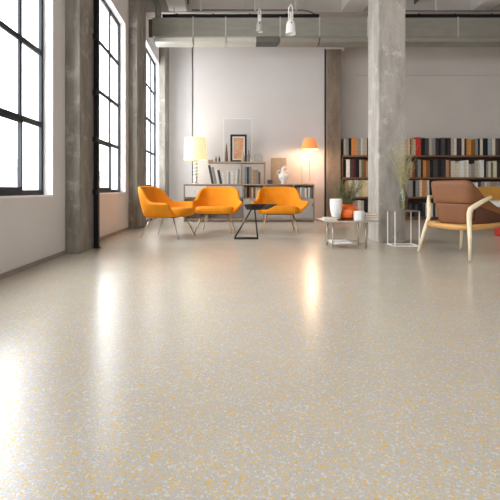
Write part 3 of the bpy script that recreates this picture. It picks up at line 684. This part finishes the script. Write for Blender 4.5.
# ------------------------------------------------------------ coffee table
Yk = 5.55; zk = .36
xk0, xk1 = (322-228)*Yk/430, (375-228)*Yk/430
xc = (xk0+xk1)/2
t = thing('coffee_table', 'low grey topped coffee table with thin chrome legs beside the column', 'table', (0, 0, 0))
MB().box(xk0, xk1, Yk-.12, Yk+.36, zk-.018, zk, bev=.004).build('tabletop', M['chrome'], t)
lx = (xk0+.13, xk1-.13)
for x in lx:
    for y in (Yk-.04, Yk+.28):
        MB().tube([(x, y, zk-.018), (x, y, 0)], .008, n=10).build('leg', M['chrome'], t, smooth=True)
for y in (Yk-.04, Yk+.28):
    MB().tube([(lx[0], y, .06), (lx[1], y, .06)], .006, n=8).build('cross_rail', M['chrome'], t, smooth=True)
for x in lx: MB().tube([(x, Yk-.04, .06), (x, Yk+.28, .06)], .006, n=8).build('cross_rail', M['chrome'], t, smooth=True)
MB().box(lx[0]+.0, lx[0]+.25, Yk-.035, Yk+.275, .066, .078).build('lower_shelf', M['white'], t)
Yi = 5.65
def XI(px): return (px-228)*Yi/430
o = MB().lathe([(0, 0), (.10, 0), (.105, .008), (.0, .009)], n=32).build('round_tray', M['graphite'], None, smooth='auto'); o.location = (XI(337), Yi, zk); tag(o, 'thin dark round tray under the tall white vase', 'tray')
o = MB().lathe([(0, 0), (.042, 0), (.056, .03), (.076, .12), (.082, .2), (.079, .265), (.074, .265), (.077, .2), (.07, .12), (.04, .03), (0, .02)], n=36).build('white_vase', M['ceramic'], None, smooth='auto')
o.location = (XI(336), Yi, zk+.009); tag(o, 'tall tapered white ceramic vase on the coffee table', 'vase')
for k, (wd, dp, c, lab) in enumerate(((.17, .2, 'cream', 'lower cream book lying at the left end of the coffee table'), (.14, .18, 'beige', 'upper beige book lying at the left end of the coffee table'))):
    t = thing('book', lab, 'book', (XI(327.5)-.01+.01*k, Yk-.10+.01*k, zk+k*.02), 0, 'books lying on the coffee table')
    MB().box(-wd/2, wd/2, 0, dp, 0, .02, bev=.002).build('cover', BM[c], t)
    MB().box(-wd/2-.001, wd/2-.004, -.001, dp-.004, .004, .016).build('pages', M['paper'], t)
# potted grass
t = thing('potted_grass', 'squat round orange pot of feathery grass on the coffee table', 'plant', (XI(350.5), Yi+.10, zk))
MB().lathe([(0, 0), (.08, 0), (.125, .03), (.142, .08), (.13, .13), (.09, .165), (.075, .18), (.082, .20), (.07, .20), (.06, .17), (.0, .16)], n=36).build('pot', M['potor'], t, smooth='auto')
def grassmesh(n, base_r, h0, h1, spread, wdt, mt, name, parent, seed, z0, tuft=True, droop=.15):
    rnd = random.Random(seed); b = MB()
    for i in range(n):
        a = rnd.uniform(0, 6.283); r0 = base_r*rnd.random()**.5; h = rnd.uniform(h0, h1)
        p = Vector((r0*math.cos(a), r0*math.sin(a), z0)); a2 = a+rnd.uniform(-.8, .8); sp = spread*rnd.uniform(.2, 1)
        pts = []; K = 6
        for k in range(K+1):
            f = k/K
            pts.append(p+Vector((math.cos(a2)*sp*f**2.0, math.sin(a2)*sp*f**2.0, h*f-droop*h*f**3*sp/spread)))
        b.tube(pts, [wdt*(1-.6*k/K) for k in range(K+1)], n=3, caps=False)
        if tuft:
            for q in range(9):
                f = rnd.uniform(.5, 1); k = min(int(f*K), K-1); c = pts[k].lerp(pts[k+1], f*K-k)
                d = Vector((rnd.uniform(-1, 1), rnd.uniform(-1, 1), rnd.uniform(.2, 1.2))).normalized()*rnd.uniform(.015, .05)
                e1 = c+d; sd = d.cross(Vector((0, 0, 1))).normalized()*.0025
                v = [b.b.verts.new(c-sd), b.b.verts.new(c+sd), b.b.verts.new(e1)]; b.b.faces.new(v)
    return b.build(name, mt, parent)
grassmesh(150, .06, .20, .42, .24, .0022, M['leaf'], 'foliage', t, 3, .16)
# mug / candle
t = thing('ceramic_cup', 'white round cup in front of the orange pot', 'cup', (XI(357)-.01, Yi-.12, zk))
MB().lathe([(0, 0), (.06, 0), (.066, .01), (.068, .12), (.064, .12), (.062, .02), (0, .015)], n=32).build('body', M['ceramic'], t, smooth='auto')
MB().tube([(.066, 0, .09), (.10, 0, .085), (.10, 0, .045), (.066, 0, .03)], .006, n=8).build('handle', M['ceramic'], t, smooth=True)
for k, (wd, c, dx, lab) in enumerate(((.20, 'cream', 0, 'bottom cream book of the stack at the right end of the coffee table'), (.19, 'grey', -.005, 'middle grey book of the stack at the right end of the coffee table'), (.17, 'beige', -.012, 'top beige book of the stack at the right end of the coffee table'))):
    t = thing('book', lab, 'book', (XI(368)+dx, Yi-.10, zk+k*.031), 0, 'stacked books on the coffee table')
    MB().box(-wd/2, wd/2, 0, .15, 0, .031, bev=.002).build('cover', BM[c], t)
    MB().box(-wd/2-.001, wd/2-.005, -.001, .146, .005, .026).build('pages', M['paper'], t)

# ------------------------------------------------------------ wire side table with dried grass
t = thing('wire_side_table', 'small square side table with thin white wire frame by the column', 'table', (0, 0, 0))
ya, yb2 = 5.70, 5.96; x0, x1 = (395-228)*ya/430, (419.3-228)*ya/430; zt = .475
MB().box(x0-.02, x1+.01, ya-.01, yb2+.01, zt-.014, zt, bev=.003).build('tabletop', M['chrome'], t)
for x in (x0, x1):
    for y in (ya, yb2): MB().box(x-.006, x+.006, y-.006, y+.006, 0, zt-.014).build('leg', M['white'], t)
for y in (ya, yb2): MB().box(x0+.006, x1-.006, y-.006, y+.006, 0, .012).build('floor_rail', M['white'], t)
for x in (x0, x1): MB().box(x-.006, x+.006, ya+.006, yb2-.006, 0, .012).build('floor_rail', M['white'], t)
yv = 5.82; xv = (404-228)*yv/430-.005
o = MB().lathe([(0, 0), (.04, 0), (.05, .02), (.058, .1), (.05, .2), (.036, .27), (.034, .33), (.042, .35), (.038, .35), (.03, .33), (.032, .27), (.046, .2), (.054, .1), (.046, .025), (0, .012)], n=28).build('glass_vase', M['vaseglass'], None, smooth=True)
o.location = (xv, yv, zt); tag(o, 'clear glass vase holding dried grass on the wire side table', 'vase')
t = thing('dried_grass', 'bunch of pale feathery dried grass standing in the glass vase', 'plant', (xv, yv, zt+.02))
grassmesh(150, .012, .55, 1.02, .19, .0019, M['grass'], 'stems', t, 11, 0.0, droop=.12)

# ------------------------------------------------------------ leather chair
t = thing('leather_armchair', 'brown leather armchair with pale wooden frame seen from behind', 'chair', (2.72, 5.0, 0), 0)
ang = math.atan2(.35, .94) - math.pi/2     # local +y = chair forward
t.rotation_euler = (0, 0, ang)
# local frame: x right of sitter, y forward.
top = [(-.33, .34, .44), (-.325, .02, .66), (-.315, -.09, .83), (-.27, -.15, .862), (-.13, -.175, .865), (0, -.18, .865), (.13, -.175, .865), (.235, -.15, .858), (.262, -.06, .77), (.29, .06, .64), (.32, .36, .47)]
mid = [(-.32, .34, .43), (-.305, .03, .54), (-.285, -.08, .58), (-.23, -.145, .59), (-.12, -.165, .59), (0, -.17, .59), (.12, -.165, .59), (.21, -.145, .59), (.245, -.07, .58), (.275, .03, .54), (.305, .34, .43)]
bot = [(-.28, .36, .38), (-.265, .08, .365), (-.23, -.06, .36), (-.18, -.13, .355), (-.10, -.15, .355), (0, -.155, .355), (.10, -.15, .355), (.17, -.135, .355), (.22, -.06, .36), (.265, .08, .365), (.28, .36, .38)]
def shell_part(topc, botc, a0, a1, m, name, thick, off):
    f = lambda u, v: spline(botc, a0+(a1-a0)*u).lerp(spline(topc, a0+(a1-a0)*u), v) + Vector((0, off, 0))
    o = MB().grid(f, 28, 4).build(name, m, t, smooth=True)
    md = o.modifiers.new('solid', 'SOLIDIFY'); md.thickness = thick; md.offset = 0
    subsurf(o, 1); return o
shell_part(top, mid, 0, 1, M['leather'], 'upper_backrest', .04, -.012)
mid2 = [(x, y, z+.018) for x, y, z in mid]
shell_part(mid2, bot, .22, .78, M['leather'], 'lower_backrest', .026, 0)
shell_part(mid, bot, 0, .21, M['leather2'], 'side_panel', .026, 0)  # shade on the lower wings put into the darker leather colour
shell_part(mid, bot, .79, 1, M['leather2'], 'side_panel', .026, 0)
pad('seat', M['leather2'], t, .26, -.13, .40, .36, .445)
# rails
MB().tube([(-.30, -.20, .345), (-.15, -.225, .335), (0, -.23, .333), (.15, -.225, .335), (.30, -.20, .345)], .026, n=12, sq=1.25).build('rear_rail', M['amber'], t, smooth=True)
for sx in (-1, 1):
    MB().tube([(sx*.30, -.20, .345), (sx*.30, .05, .35), (sx*.30, .36, .375)], .024, n=12, sq=1.25).build('side_rail', M['amber'], t, smooth=True)
    # rear leg rising to an elbow and running on forward as the arm
    ye = -.265 if sx > 0 else -.15
    MB().tube([(sx*.36, -.30, 0), (sx*.345, (ye-.30)/2, .24), (sx*.33, ye-.01, .42), (sx*.328, ye-.005, .50), (sx*.333, ye+.005, .545), *([(.34, ye+.09, .59), (.35, ye+.17, .63), (.355, ye+.28, .672)] if sx > 0 else [(-.372, ye+.03, .60), (-.405, ye+.07, .66), (-.40, ye+.22, .68)])],
              [.014, .020, .025, .028, .028, .026, .024, .018], n=12).build('arm_and_rear_leg', M['ash'], t, smooth=True)
    MB().tube([(sx*.29, .34, .37), (sx*.31, .35, .18), (sx*.33, .36, 0)], [.02, .018, .013], n=12).build('front_leg', M['ash'], t, smooth=True)
MB().tube([(-.30, .34, .37), (.30, .34, .37)], .02, n=12).build('front_rail', M['amber'], t, smooth=True)

# ------------------------------------------------------------ white table at right edge, red stool
t = thing('low_table', 'thick white table top at the right edge behind the leather chair', 'table', (0, 0, 0))
xt0 = (487-228)*6.6/430
zt1 = zat(201.5, 6.6)
b = MB(); b.box(xt0, 5.6, 6.6, 7.3, zt1-.085, zt1, bev=.02); b.build('tabletop', M['white'], t)
MB().box(4.75, 4.83, 6.7, 7.2, .02, zt1-.085).build('pedestal', M['white'], t)
MB().box(4.745, 5.2, 6.65, 7.25, 0, .02, bev=.004).build('base', M['white'], t)
o = MB().lathe([(0, 0), (.17, 0), (.18, .02), (.185, .36), (.17, .40), (0, .405)], n=32).build('pouf', M['red'], None, smooth='auto'); o.location = (4.55, 7.0, 0)
tag(o, 'round red pouf tucked under the white table', 'stool')

# ------------------------------------------------------------ outside
t = thing('neighbouring_building', 'pale low building faintly visible outside the nearest window', 'building', (-16, 22, 0))
MB().box(-5, 5, -14, 30, -8, 1.9).build('wall', mat('pale_render', (112, 115, 120), .9, var=.02), t)
MB().poly([(-5.4, -14.4, 1.9), (5.4, -14.4, 1.9), (0, -14.4, 3.2)], (0, 44.8, 0)).build('roof', mat('pale_roof', (96, 100, 106), .9, var=.03), t)
